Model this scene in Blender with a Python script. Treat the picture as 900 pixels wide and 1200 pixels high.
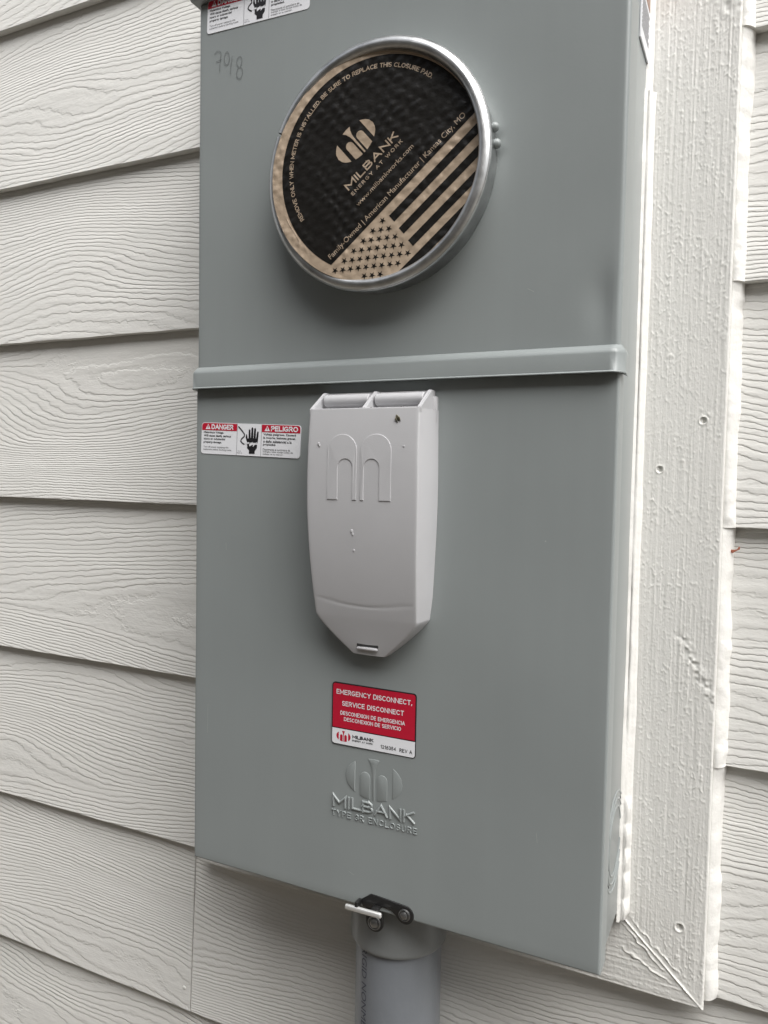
import bpy, bmesh, math, random
import numpy as np
from mathutils import Matrix, Vector

random.seed(7)
scene = bpy.context.scene
C = scene.collection
for o in list(bpy.data.objects):
    bpy.data.objects.remove(o, do_unlink=True)

# ------------------------------------------------------------------ camera
cp, sp = math.cos(-0.048356), math.sin(-0.048356)
cr, sr = math.cos(0.018123), math.sin(0.018123)
cz, sz = math.cos(0.453339), math.sin(0.453339)
r_ = Vector((cz, sz, 0)); u_ = Vector((0, 0, 1)); f_ = Vector((-sz, cz, 0))
f2 = f_ * cp + u_ * sp; u2 = u_ * cp - f_ * sp
r3 = r_ * cr + u2 * sr; u3 = u2 * cr - r_ * sr
cam = bpy.data.cameras.new('camera'); camo = bpy.data.objects.new('camera', cam); C.objects.link(camo)
M = Matrix((r3, u3, -f2)).transposed().to_4x4(); M.translation = Vector((0.43704, -0.63503, 0.0))
camo.matrix_world = M
cam.sensor_fit = 'HORIZONTAL'; cam.sensor_width = 36.0; cam.lens = 36.0 * 902.434 / 900.0
cam.clip_start = 0.02; cam.clip_end = 500
scene.camera = camo

# ------------------------------------------------------------------ light
SUN = Vector((0.60, -0.42, 1.10)).normalized()
w = bpy.data.worlds.new('World'); scene.world = w; w.use_nodes = True
nt = w.node_tree
sky = nt.nodes.new('ShaderNodeTexSky'); sky.sky_type = 'NISHITA'; sky.sun_disc = False
sky.sun_elevation = math.asin(SUN.z); sky.sun_rotation = math.atan2(SUN.x, SUN.y)
sky.air_density = 1.0; sky.dust_density = 4.0; sky.ozone_density = 1.0
hs = nt.nodes.new('ShaderNodeHueSaturation'); hs.inputs['Saturation'].default_value = 0.22
bg = nt.nodes['Background']; bg.inputs['Strength'].default_value = 0.065
nt.links.new(sky.outputs[0], hs.inputs['Color']); nt.links.new(hs.outputs[0], bg.inputs['Color'])
sl = bpy.data.lights.new('sun', 'SUN'); sl.energy = 1.5; sl.angle = math.radians(64); sl.color = (1.0, 0.985, 0.96)
so = bpy.data.objects.new('sun', sl); C.objects.link(so)
so.rotation_euler = SUN.to_track_quat('Z', 'Y').to_euler(); so.location = SUN * 5
vs = scene.view_settings
vs.view_transform = 'Standard'; vs.look = 'None'; vs.gamma = 1; vs.use_curve_mapping = False
vs.exposure = 1.60

# ------------------------------------------------------------------ dimensions (metres)
W, D, ZB, ZT = 0.3514, 0.1093, -0.3399, 0.3895       # enclosure width, depth, bottom, top
Z0, EXP = 0.32134, 0.1778                             # lap line 0 and plank exposure
GZ = -1.30

# ------------------------------------------------------------------ node helpers
def mat(name):
    m = bpy.data.materials.new(name); m.use_nodes = True
    return m, m.node_tree, m.node_tree.nodes['Principled BSDF']
class N:
    """tiny helper for node graphs"""
    def __init__(s, nt): s.nt = nt
    def new(s, t, **kw):
        n = s.nt.nodes.new(t)
        for k, v in kw.items(): setattr(n, k, v)
        return n
    def link(s, a, b): s.nt.links.new(a, b)
    def math(s, op, a, b=None, c=None, clamp=False):
        n = s.new('ShaderNodeMath', operation=op); n.use_clamp = clamp
        for i, v in enumerate((a, b, c)):
            if v is None: continue
            if isinstance(v, (int, float)): n.inputs[i].default_value = v
            else: s.link(v, n.inputs[i])
        return n.outputs[0]
    def noise(s, vec, scale=(1, 1, 1), detail=2, rough=0.5, off=None, dist=0.0):
        mp = s.new('ShaderNodeMapping'); mp.inputs['Scale'].default_value = scale
        s.link(vec, mp.inputs['Vector']); v = mp.outputs[0]
        if off is not None:
            ad = s.new('ShaderNodeVectorMath', operation='ADD'); s.link(v, ad.inputs[0]); s.link(off, ad.inputs[1]); v = ad.outputs[0]
        n = s.new('ShaderNodeTexNoise'); n.inputs['Scale'].default_value = 1.0
        n.inputs['Detail'].default_value = detail; n.inputs['Roughness'].default_value = rough
        n.inputs['Distortion'].default_value = dist
        s.link(v, n.inputs['Vector']); return n.outputs['Fac']
    def ramp(s, fac, p0, c0, p1, c1):
        r = s.new('ShaderNodeValToRGB'); e = r.color_ramp.elements
        e[0].position = p0; e[0].color = (*c0, 1); e[1].position = p1; e[1].color = (*c1, 1)
        s.link(fac, r.inputs[0]); return r.outputs[0]
    def bump(s, h, dist, strength=1.0, normal=None):
        b = s.new('ShaderNodeBump'); b.inputs['Distance'].default_value = dist; b.inputs['Strength'].default_value = strength
        s.link(h, b.inputs['Height'])
        if normal is not None: s.link(normal, b.inputs['Normal'])
        return b.outputs[0]
    def coord(s, obj=None):
        t = s.new('ShaderNodeTexCoord')
        if obj is not None: t.object = obj
        return t.outputs['Object']

def simple(name, col, rough=0.5, metal=0.0, spec=0.5, bump=None, var=0.0, vscale=60):
    m, nt, b = mat(name); n = N(nt)
    b.inputs['Base Color'].default_value = (*col, 1); b.inputs['Roughness'].default_value = rough
    b.inputs['Metallic'].default_value = metal; b.inputs['Specular IOR Level'].default_value = spec
    co = n.coord()
    if var:
        f = n.noise(co, (vscale,) * 3, 4, 0.6)
        n.link(n.ramp(f, 0.3, tuple(c * (1 - var) for c in col), 0.7, tuple(min(1, c * (1 + var)) for c in col)), b.inputs['Base Color'])
    if bump:
        f = n.noise(co, (bump[0],) * 3, 3, 0.55); n.link(n.bump(f, bump[1]), b.inputs['Normal'])
    return m

WHITE = (0.755, 0.748, 0.715)
def siding_material():
    m, nt, b = mat('painted_fibre_cement'); n = N(nt)
    co = n.coord()
    oi = n.new('ShaderNodeObjectInfo')
    cx = n.new('ShaderNodeCombineXYZ')
    n.link(n.math('MULTIPLY', oi.outputs['Random'], 91.7), cx.inputs[0]); n.link(n.math('MULTIPLY', oi.outputs['Random'], 37.3), cx.inputs[2])
    off = cx.outputs[0]
    sp = n.new('ShaderNodeSeparateXYZ'); n.link(co, sp.inputs[0])
    z = sp.outputs[2]
    big = n.noise(co, (1.9, 0.01, 6.8), 1, 0.4, off)
    mid = n.noise(co, (7, 0.01, 30), 1, 0.5, off)
    wob = n.noise(co, (70, 0.01, 120), 3, 0.65, off)
    f = n.math('MULTIPLY', z, 185.0)
    f = n.math('MULTIPLY_ADD', big, 36.0, f)
    f = n.math('MULTIPLY_ADD', mid, 2.6, f)
    f = n.math('MULTIPLY_ADD', wob, 1.05, f)
    fr = n.math('FRACT', f)
    # pressed grain: rounded ridge, crisp crease, steeper upper flank
    rid = n.math('SINE', n.math('MULTIPLY', n.math('POWER', fr, 0.62), math.pi))
    saw = n.math('MINIMUM', n.math('DIVIDE', fr, 0.16), n.math('DIVIDE', n.math('SUBTRACT', 1.0, fr), 0.84))
    h = n.math('MULTIPLY_ADD', rid, 0.42, n.math('MULTIPLY', saw, 0.30))
    # some lines are pressed deeper than others, and they fade along their length
    amp = n.noise(co, (5.5, 0.01, 75), 3, 0.6, off)
    amp = n.math('MULTIPLY_ADD', amp, 2.1, -0.42, clamp=True)
    h = n.math('MULTIPLY', h, n.math('MULTIPLY_ADD', amp, 0.88, 0.12))
    fine = n.noise(co, (110, 20, 520), 4, 0.65, off)
    lump = n.noise(co, (80, 20, 90), 4, 0.65, off)
    hh = n.math('MULTIPLY_ADD', fine, 0.26, h)
    hh = n.math('MULTIPLY_ADD', lump, 0.36, hh)
    n.link(n.bump(hh, 0.00078, 1.0), b.inputs['Normal'])
    dirt = n.noise(co, (3, 3, 9), 4, 0.6, off)
    n.link(n.ramp(dirt, 0.3, tuple(c * 0.955 for c in WHITE), 0.65, WHITE), b.inputs['Base Color'])
    b.inputs['Roughness'].default_value = 0.55; b.inputs['Specular IOR Level'].default_value = 0.35
    return m
def trim_material():
    m, nt, b = mat('painted_rough_sawn_wood'); n = N(nt); co = n.coord()
    g = n.noise(co, (900, 900, 60), 3, 0.6); l = n.noise(co, (380, 380, 300), 3, 0.6)
    h = n.math('MULTIPLY_ADD', l, 0.8, g)
    n.link(n.bump(h, 0.00030), b.inputs['Normal'])
    d = n.noise(co, (9, 9, 5), 4, 0.6)
    n.link(n.ramp(d, 0.3, tuple(c * 0.95 for c in WHITE), 0.65, WHITE), b.inputs['Base Color'])
    b.inputs['Roughness'].default_value = 0.5; b.inputs['Specular IOR Level'].default_value = 0.4
    return m
def steel_material():
    m, nt, b = mat('grey_powder_coat'); n = N(nt); co = n.coord()
    base = (0.262, 0.285, 0.284)
    v = n.noise(co, (7, 7, 7), 3, 0.55)
    col = n.ramp(v, 0.3, tuple(c * 0.965 for c in base), 0.7, tuple(c * 1.035 for c in base))
    stk = n.noise(co, (55, 55, 2.2), 3, 0.6)
    sm_ = n.new('ShaderNodeMix', data_type='RGBA', blend_type='MULTIPLY'); sm_.inputs[0].default_value = 1.0
    n.link(col, sm_.inputs[6]); n.link(n.ramp(stk, 0.2, (0.975, 0.975, 0.975), 0.85, (1.02, 1.02, 1.02)), sm_.inputs[7]); col = sm_.outputs[2]
    vo = n.new('ShaderNodeTexVoronoi'); vo.inputs['Scale'].default_value = 62
    n.link(co, vo.inputs['Vector'])
    sc = n.new('ShaderNodeSeparateColor'); n.link(vo.outputs['Color'], sc.inputs[0])
    speck = n.math('MULTIPLY', n.math('LESS_THAN', vo.outputs['Distance'], 0.035), n.math('GREATER_THAN', sc.outputs[0], 0.90))
    mx = n.new('ShaderNodeMix', data_type='RGBA'); n.link(n.math('MULTIPLY', speck, 0.45), mx.inputs[0])
    n.link(col, mx.inputs[6]); mx.inputs[7].default_value = (0.55, 0.56, 0.55, 1)
    n.link(mx.outputs[2], b.inputs['Base Color'])
    peel = n.noise(co, (520, 520, 520), 2, 0.5); wave = n.noise(co, (9, 9, 7), 1, 0.4)
    nb = n.bump(wave, 0.004, 0.35); n.link(n.bump(peel, 0.00004, 0.8, nb), b.inputs['Normal'])
    sm = n.noise(co, (16, 16, 9), 2, 0.5)
    rr = n.new('ShaderNodeMapRange'); rr.inputs[3].default_value = 0.27; rr.inputs[4].default_value = 0.36
    n.link(sm, rr.inputs[0]); n.link(rr.outputs[0], b.inputs['Roughness'])
    return m

MT = dict(
    siding=siding_material(), trim=trim_material(), steel=steel_material(),
    caulk=simple('paintable_caulk', (0.80, 0.79, 0.757), 0.33, bump=(140, 0.0008)),
    plastic=simple('light_grey_plastic', (0.485, 0.485, 0.497), 0.40, spec=0.45, bump=(1400, 0.00006), var=0.02, vscale=25),
    slot=simple('painted_slot_shade', (0.03, 0.03, 0.03), 0.7),
    white=simple('white_print', (0.80, 0.81, 0.84), 0.38),
    black=simple('black_print', (0.012, 0.012, 0.014), 0.45),
    red=simple('red_print', (0.50, 0.010, 0.035), 0.4),
    greyprint=simple('grey_print', (0.30, 0.30, 0.32), 0.5),
    brown=simple('brown_print', (0.33, 0.20, 0.15), 0.45, var=0.35, vscale=300),
    pencil=simple('pencil_mark', (0.165, 0.178, 0.178), 0.4),
    latch=simple('black_oxide_steel', (0.016, 0.016, 0.016), 0.30, metal=0.0, spec=0.6, bump=(700, 0.0001)),
    bright=simple('bright_plated_steel', (0.78, 0.78, 0.76), 0.35, metal=0.6),
    rivet=simple('dark_rivet_steel', (0.30, 0.30, 0.30), 0.30, metal=0.9),
    collar=simple('grey_pvc_fitting', (0.205, 0.215, 0.215), 0.30, bump=(60, 0.0006), var=0.06, vscale=30),
    pipe=simple('grey_pvc_pipe', (0.20, 0.215, 0.235), 0.28, bump=(90, 0.0003), var=0.06, vscale=22),
    ink=simple('dark_blue_ink', (0.055, 0.06, 0.09), 0.5),
    leaf=simple('dry_red_leaf', (0.36, 0.13, 0.08), 0.7, var=0.25, vscale=900),
    bug=simple('dry_insect', (0.11, 0.10, 0.065), 0.6, var=0.8, vscale=1500),
    crumb=simple('dirt', (0.05, 0.03, 0.02), 0.9),
    sheath=simple('house_wrap', (0.35, 0.33, 0.30), 0.8),
    ground=simple('bare_soil', (0.13, 0.112, 0.09), 0.95, bump=(40, 0.02), var=0.3, vscale=14),
    sky_blocker=simple('sky_blocker_brown', (0.14, 0.13, 0.118), 0.7, var=0.1, vscale=6),
    sky_blocker_roof=simple('sky_blocker_dark', (0.05, 0.05, 0.052), 0.9, var=0.2, vscale=30),
    scratch=simple('scratched_paint', (0.42, 0.44, 0.43), 0.5),
    shadowgap=simple('painted_gap_shade', (0.06, 0.06, 0.06), 0.7),
)
def ring_material():
    m, nt, b = mat('brushed_aluminium'); n = N(nt)
    b.inputs['Base Color'].default_value = (0.62, 0.63, 0.63, 1); b.inputs['Metallic'].default_value = 1.0
    co = n.coord(); sp = n.new('ShaderNodeSeparateXYZ'); n.link(co, sp.inputs[0])
    rad = n.math('SQRT', n.math('ADD', n.math('POWER', sp.outputs[0], 2), n.math('POWER', sp.outputs[2], 2)))
    cx = n.new('ShaderNodeCombineXYZ'); n.link(n.math('MULTIPLY', rad, 2200), cx.inputs[0]); n.link(n.math('MULTIPLY', sp.outputs[1], 900), cx.inputs[1])
    ang = n.math('ARCTAN2', sp.outputs[2], sp.outputs[0]); n.link(n.math('MULTIPLY', ang, 2.5), cx.inputs[2])
    sc = n.noise(cx.outputs[0], (1, 1, 1), 3, 0.6); sc2 = n.noise(co, (60, 60, 60), 4, 0.65)
    rr = n.new('ShaderNodeMapRange'); rr.inputs[1].default_value = 0.25; rr.inputs[2].default_value = 0.75
    rr.inputs[3].default_value = 0.22; rr.inputs[4].default_value = 0.48
    n.link(n.math('MULTIPLY_ADD', sc, 0.5, n.math('MULTIPLY', sc2, 0.5)), rr.inputs[0]); n.link(rr.outputs[0], b.inputs['Roughness'])
    n.link(n.bump(sc, 0.00018, 0.7), b.inputs['Normal'])
    n.link(n.ramp(sc2, 0.3, (0.50, 0.51, 0.51), 0.6, (0.68, 0.69, 0.69)), b.inputs['Base Color'])
    return m
MT['ring'] = ring_material()

# ------------------------------------------------------------------ object helpers
def tag(o, label, cat, group=None, kind=None):
    if label: o['label'] = label
    if cat: o['category'] = cat
    if group: o['group'] = group
    if kind: o['kind'] = kind
    return o
def thing(name, label, cat, loc=(0, 0, 0)):
    o = bpy.data.objects.new(name, None); C.objects.link(o); o.location = loc; o.empty_display_size = 0.02
    return tag(o, label, cat)
def link(name, me, m, parent=None, smooth=False, loc=None):
    if m is not None and not me.materials: me.materials.append(m)
    o = bpy.data.objects.new(name, me); C.objects.link(o)
    if parent is not None: o.parent = parent
    if loc is not None: o.location = loc
    if smooth:
        me.polygons.foreach_set('use_smooth', [True] * len(me.polygons))
        if smooth is not True: me.set_sharp_from_angle(angle=math.radians(smooth))
    return o
def mesh(name, v, f):
    me = bpy.data.meshes.new(name); me.from_pydata([tuple(map(float, p)) for p in v], [], f); me.update(); return me
def bmobj(name, bm, m, parent=None, smooth=False, loc=None):
    bmesh.ops.recalc_face_normals(bm, faces=bm.faces)
    me = bpy.data.meshes.new(name); bm.to_mesh(me); bm.free(); return link(name, me, m, parent, smooth, loc)
def gridmesh(name, P):
    """P: (nu, nv, 3) array"""
    nu, nv = P.shape[:2]
    me = bpy.data.meshes.new(name)
    i = np.arange(nu * nv).reshape(nu, nv)
    q = np.stack([i[:-1, :-1], i[1:, :-1], i[1:, 1:], i[:-1, 1:]], -1).reshape(-1, 4)
    me.vertices.add(nu * nv); me.vertices.foreach_set('co', P.reshape(-1).astype(np.float32))
    me.loops.add(q.size); me.loops.foreach_set('vertex_index', q.reshape(-1).astype(np.int32))
    me.polygons.add(len(q)); me.polygons.foreach_set('loop_start', (np.arange(len(q)) * 4).astype(np.int32))
    me.polygons.foreach_set('loop_total', np.full(len(q), 4, np.int32))
    me.update(calc_edges=True); me.validate(); return me
def boxbm(x0, x1, y0, y1, z0, z1, bev=0.0, seg=2):
    bm = bmesh.new(); bmesh.ops.create_cube(bm, size=1)
    for v in bm.verts:
        v.co = ((x0 + x1) / 2 + v.co.x * (x1 - x0), (y0 + y1) / 2 + v.co.y * (y1 - y0), (z0 + z1) / 2 + v.co.z * (z1 - z0))
    if bev: bmesh.ops.bevel(bm, geom=bm.edges[:], offset=bev, segments=seg, affect='EDGES', profile=0.5)
    return bm
def polybm(pts, y, thick=0.0, bev=0.0):
    """2-d outline in x, z facing -Y; thick extrudes towards +Y"""
    bm = bmesh.new(); vs_ = [bm.verts.new((p[0], y, p[1])) for p in pts]; f = bm.faces.new(vs_)
    if f.normal.y > 0 or (f.normal_update() or f.normal.y > 0): f.normal_flip()
    if thick:
        r = bmesh.ops.extrude_face_region(bm, geom=[f]); nv = [e for e in r['geom'] if isinstance(e, bmesh.types.BMVert)]
        # the extruded copy becomes the front face
        for v in nv: v.co.y -= 0
        for v in vs_: v.co.y += thick
        if bev:
            ed = [e for e in bm.edges if all(v in nv for v in e.verts)]
            bmesh.ops.bevel(bm, geom=ed, offset=bev, segments=2, affect='EDGES', profile=0.6)
    return bm
def poly(name, pts, y, m, parent, thick=0.0, bev=0.0, smooth=False):
    bm = polybm(pts, y, thick, bev)
    if thick: return bmobj(name, bm, m, parent, smooth)
    bmesh.ops.triangulate(bm, faces=bm.faces[:])
    me = bpy.data.meshes.new(name); bm.to_mesh(me); bm.free()
    return link(name, me, m, parent)
def rrect(x0, x1, z0, z1, r, n=5, corners=(1, 1, 1, 1)):
    out = []
    for k, (cx_, cz_, a0) in enumerate(((x1 - r, z1 - r, 0), (x0 + r, z1 - r, 90), (x0 + r, z0 + r, 180), (x1 - r, z0 + r, 270))):
        if corners[k]:
            for i in range(n + 1):
                a = math.radians(a0 + 90 * i / n); out.append((cx_ + r * math.cos(a), cz_ + r * math.sin(a)))
        else:
            out.append(((x1, x0, x0, x1)[k], (z1, z1, z0, z0)[k]))
    return out
def text_mesh(body, ext=0.0, offset=0.0, bevel=0.0, res=3, space=1.0):
    cu = bpy.data.curves.new('t', 'FONT'); cu.body = body; cu.size = 1.0; cu.resolution_u = res
    cu.extrude = ext; cu.offset = offset; cu.bevel_depth = bevel; cu.bevel_resolution = 1; cu.space_character = space
    o = bpy.data.objects.new('t', cu); C.objects.link(o)
    bpy.context.view_layer.update()
    dg = bpy.context.evaluated_depsgraph_get()
    me = bpy.data.meshes.new_from_object(o.evaluated_get(dg))
    bpy.data.objects.remove(o, do_unlink=True); bpy.data.curves.remove(cu)
    return me
def mesh_np(me):
    a = np.zeros(len(me.vertices) * 3, np.float32); me.vertices.foreach_get('co', a); return a.reshape(-1, 3).astype(float)
def set_np(me, a):
    me.vertices.foreach_set('co', a.astype(np.float32).reshape(-1)); me.update()
def text(name, body, x0, x1, z0, z1, y, m, parent, depth=0.0, offset=0.0, bevel=0.0, fn=None, space=1.0, res=3):
    """text fitted into a rectangle of the x, z plane; depth>0 = raised by that many metres"""
    me = text_mesh(body, 0.02 if depth else 0.0, offset, bevel, res, space)
    a = mesh_np(me); lo, hi = a.min(0), a.max(0)
    x = x0 + (a[:, 0] - lo[0]) / (hi[0] - lo[0]) * (x1 - x0)
    z = z0 + (a[:, 1] - lo[1]) / (hi[1] - lo[1]) * (z1 - z0)
    yy = np.full(len(a), y)
    if depth: yy = y - (a[:, 2] - lo[2]) / (hi[2] - lo[2]) * depth
    b = np.stack([x, yy, z], 1)
    if fn is not None: b = fn(b)
    set_np(me, b); me.materials.clear()
    return link(name, me, m, parent, 35 if depth else False)
def clip_poly(pts, inside, inter):
    out = []
    for i in range(len(pts)):
        a, b = pts[i - 1], pts[i]; ia, ib = inside(a), inside(b)
        if ib:
            if not ia: out.append(inter(a, b))
            out.append(b)
        elif ia: out.append(inter(a, b))
    return out
def clip_half(pts, nx, nz, d):
    """keep nx*x + nz*z <= d"""
    g = lambda p: nx * p[0] + nz * p[1] - d
    def inter(a, b):
        t = g(a) / (g(a) - g(b)); return (a[0] + t * (b[0] - a[0]), a[1] + t * (b[1] - a[1]))
    return clip_poly(pts, lambda p: g(p) <= 0, inter)
def clip_circle(pts, c, r, n=120):
    for k in range(n):
        a = 2 * math.pi * k / n; nx, nz = math.cos(a), math.sin(a)
        pts = clip_half(pts, nx, nz, nx * c[0] + nz * c[1] + r)
        if len(pts) < 3: return []
    return pts
def lathe(name, prof, m, parent, n=128, a0=0.0, a1=2 * math.pi, axis='y', loc=None, smooth=40):
    """prof: (r, d) list; revolved about Y (d runs towards -Y) or Z"""
    closed = abs(a1 - a0 - 2 * math.pi) < 1e-6
    k = n if closed else n + 1; V = []; F = []
    for i in range(k):
        a = a0 + (a1 - a0) * i / n
        for r, d in prof:
            V.append((r * math.cos(a), -d, r * math.sin(a)) if axis == 'y' else (r * math.cos(a), r * math.sin(a), d))
    L = len(prof)
    for i in range(n):
        j = (i + 1) % k
        for t in range(L - 1):
            F.append((i * L + t, j * L + t, j * L + t + 1, i * L + t + 1))
    me = mesh(name, V, F); bm = bmesh.new(); bm.from_mesh(me)
    bmesh.ops.remove_doubles(bm, verts=bm.verts, dist=1e-6); bpy.data.meshes.remove(me)
    return bmobj(name, bm, m, parent, smooth, loc)
def tube(name, pts, r, m, parent, seg=8, smooth=True):
    pts = [Vector(p) for p in pts]; V = []; F = []
    rs = r if isinstance(r, (list, tuple)) else [r] * len(pts)
    for i, p in enumerate(pts):
        t = (pts[min(i + 1, len(pts) - 1)] - pts[max(i - 1, 0)]).normalized()
        s = t.orthogonal().normalized() if abs(t.y) > 0.9 else t.cross(Vector((0, 1, 0))).normalized(); q = t.cross(s)
        for k in range(seg):
            a = 2 * math.pi * k / seg; V.append(p + (s * math.cos(a) + q * math.sin(a)) * rs[i])
    for i in range(len(pts) - 1):
        for k in range(seg):
            F.append((i * seg + k, i * seg + (k + 1) % seg, (i + 1) * seg + (k + 1) % seg, (i + 1) * seg + k))
    F.append(tuple(range(seg))[::-1]); F.append(tuple(range((len(pts) - 1) * seg, len(pts) * seg)))
    bm = bmesh.new(); me = mesh(name, V, F); bm.from_mesh(me); bpy.data.meshes.remove(me)
    return bmobj(name, bm, m, parent, smooth)

# stroke alphabet for signage lettering (unit cell, height 1)
def _a(cx, cy, rx, ry, a0, a1, n=10): return [(cx + rx * math.cos(math.radians(a0 + (a1 - a0) * i / n)), cy + ry * math.sin(math.radians(a0 + (a1 - a0) * i / n))) for i in range(n + 1)]
GL = {
 'A': (.80, [[(0, 0), (.40, 1), (.80, 0)], [(.14, .32), (.66, .32)]]),
 'B': (.66, [[(0, 0), (0, 1), (.38, 1)] + _a(.38, .76, .24, .24, 90, -90) + [(0, .52)], [(0, .52), (.40, .52)] + _a(.40, .26, .26, .26, 90, -90) + [(0, 0)]]),
 'C': (.74, [_a(.40, .5, .40, .5, 48, 312, 16)]),
 'D': (.74, [[(0, 0), (0, 1), (.30, 1)] + _a(.30, .5, .44, .5, 90, -90, 12) + [(0, 0)]]),
 'E': (.58, [[(.58, 1), (0, 1), (0, 0), (.58, 0)], [(0, .52), (.50, .52)]]),
 'F': (.56, [[(.56, 1), (0, 1), (0, 0)], [(0, .52), (.48, .52)]]),
 'G': (.78, [_a(.40, .5, .40, .5, 50, 350, 16) + [(.48, .42)]]),
 'H': (.70, [[(0, 0), (0, 1)], [(.70, 0), (.70, 1)], [(0, .52), (.70, .52)]]),
 'I': (.0, [[(0, 0), (0, 1)]]),
 'J': (.46, [[(.46, 1), (.46, .25)] + _a(.23, .25, .23, .25, 0, -170)]),
 'K': (.68, [[(0, 0), (0, 1)], [(.64, 1), (.04, .46)], [(.22, .62), (.68, 0)]]),
 'L': (.56, [[(0, 1), (0, 0), (.56, 0)]]),
 'M': (.90, [[(0, 0), (0, 1), (.45, .28), (.90, 1), (.90, 0)]]),
 'N': (.72, [[(0, 0), (0, 1), (.72, 0), (.72, 1)]]),
 'O': (.82, [_a(.41, .5, .41, .5, 90, 450, 20)]),
 'P': (.60, [[(0, 0), (0, 1), (.34, 1)] + _a(.34, .74, .26, .26, 90, -90) + [(0, .48)]]),
 'Q': (.82, [_a(.41, .5, .41, .5, 90, 450, 20), [(.52, .24), (.80, -.06)]]),
 'R': (.64, [[(0, 0), (0, 1), (.34, 1)] + _a(.34, .74, .26, .26, 90, -90) + [(0, .48)], [(.30, .48), (.64, 0)]]),
 'S': (.60, [_a(.30, .75, .28, .25, 40, 250, 10) + _a(.31, .25, .29, .25, 80, -145, 10)]),
 'T': (.66, [[(0, 1), (.66, 1)], [(.33, 1), (.33, 0)]]),
 'U': (.70, [[(0, 1), (0, .34)] + _a(.35, .34, .35, .34, 180, 360, 12) + [(.70, 1)]]),
 'V': (.76, [[(0, 1), (.38, 0), (.76, 1)]]),
 'W': (1.1, [[(0, 1), (.28, 0), (.55, .9), (.82, 0), (1.1, 1)]]),
 'X': (.70, [[(0, 1), (.70, 0)], [(0, 0), (.70, 1)]]),
 'Y': (.70, [[(0, 1), (.35, .48), (.70, 1)], [(.35, .48), (.35, 0)]]),
 'Z': (.66, [[(0, 1), (.66, 1), (0, 0), (.66, 0)]]),
 '1': (.26, [[(0, .78), (.26, 1), (.26, 0)]]),
 '2': (.56, [_a(.28, .72, .27, .28, 165, -35, 10) + [(0, 0), (.56, 0)]]),
 '3': (.56, [_a(.27, .75, .26, .25, 150, -90, 10), _a(.27, .26, .29, .26, 90, -150, 10)]),
 '4': (.60, [[(.44, 0), (.44, 1), (0, .30), (.60, .30)]]),
 '5': (.56, [[(.52, 1), (.08, 1), (.04, .52)] + _a(.27, .32, .29, .32, 115, -150, 10)]),
 '6': (.58, [_a(.29, .31, .29, .31, 90, 450, 14), [(.03, .40), (.14, .78), (.44, 1)]]),
 '.': (.0, [[(0, 0), (0, .07)]]), ',': (.05, [[(.05, .10), (0, -.12)]]), ' ': (.22, []),
}
def ribbon_parts(pts, wd):
    P = [Vector(p) for p in pts]; closed = (P[0] - P[-1]).length < 1e-7
    if closed: P = P[:-1]
    n_ = len(P); offs = []
    for i in range(n_):
        a = P[i - 1] if (i > 0 or closed) else None; b = P[(i + 1) % n_] if (i < n_ - 1 or closed) else None
        d1 = (P[i] - a).normalized() if a is not None else None; d2 = (b - P[i]).normalized() if b is not None else None
        if d1 is None: d1 = d2
        if d2 is None: d2 = d1
        nn_ = Vector((-d1.y - d2.y, d1.x + d2.x))
        nn_ = nn_.normalized() if nn_.length > 1e-6 else Vector((-d1.y, d1.x))
        k = 1.0 / max(0.42, nn_.dot(Vector((-d1.y, d1.x)))); offs.append(nn_ * k * wd / 2)
    if not closed:
        P = [p.copy() for p in P]; P[0] -= (P[1] - P[0]).normalized() * wd * 0.5; P[-1] += (P[-1] - P[-2]).normalized() * wd * 0.5
    return P, offs, closed
def sign_text(name, body, x0, x1, z0, z1, y, m, parent, weight=0.17, depth=0.0, fn=None, tracking=0.26):
    """stroke lettering fitted to a rectangle; weight is a fraction of the letter height; depth>0 gives rounded raised strokes"""
    H = z1 - z0; wd = H * weight; cur = 0.0; st = []
    for ch in body:
        w_, pl = GL[ch]
        for p in pl: st.append([(q[0] + cur, q[1]) for q in p])
        cur += w_ + tracking
    cur -= tracking
    sx = (x1 - x0 - wd) / cur; sz_ = H - wd
    V = []; F = []
    sec = [(-1, 0), (1, 0)] if not depth else [(-1, 0), (-.72, .62), (-.28, 1), (.28, 1), (.72, .62), (1, 0)]
    for k, p in enumerate(st):
        q = [(x0 + wd / 2 + a * sx, z0 + wd / 2 + b * sz_) for a, b in p]
        P, offs, closed = ribbon_parts(q, wd); base = len(V); yy = y - (k % 4) * 0.00002; L = len(sec)
        for c_, o_ in zip(P, offs):
            for t, hgt in sec: V.append((c_.x + o_.x * t, yy - hgt * depth, c_.y + o_.y * t))
        cnt = len(P)
        for i in range(cnt if closed else cnt - 1):
            j = (i + 1) % cnt
            for t in range(L - 1): F.append((base + i * L + t, base + i * L + t + 1, base + j * L + t + 1, base + j * L + t))
        if depth and not closed:
            F.append(tuple(base + t for t in range(L))); F.append(tuple(base + (cnt - 1) * L + t for t in range(L))[::-1])
    V = np.array(V)
    if fn is not None: V = fn(V)
    me = mesh(name, V, F)
    return link(name, me, m, parent, 60 if depth else False)

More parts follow.
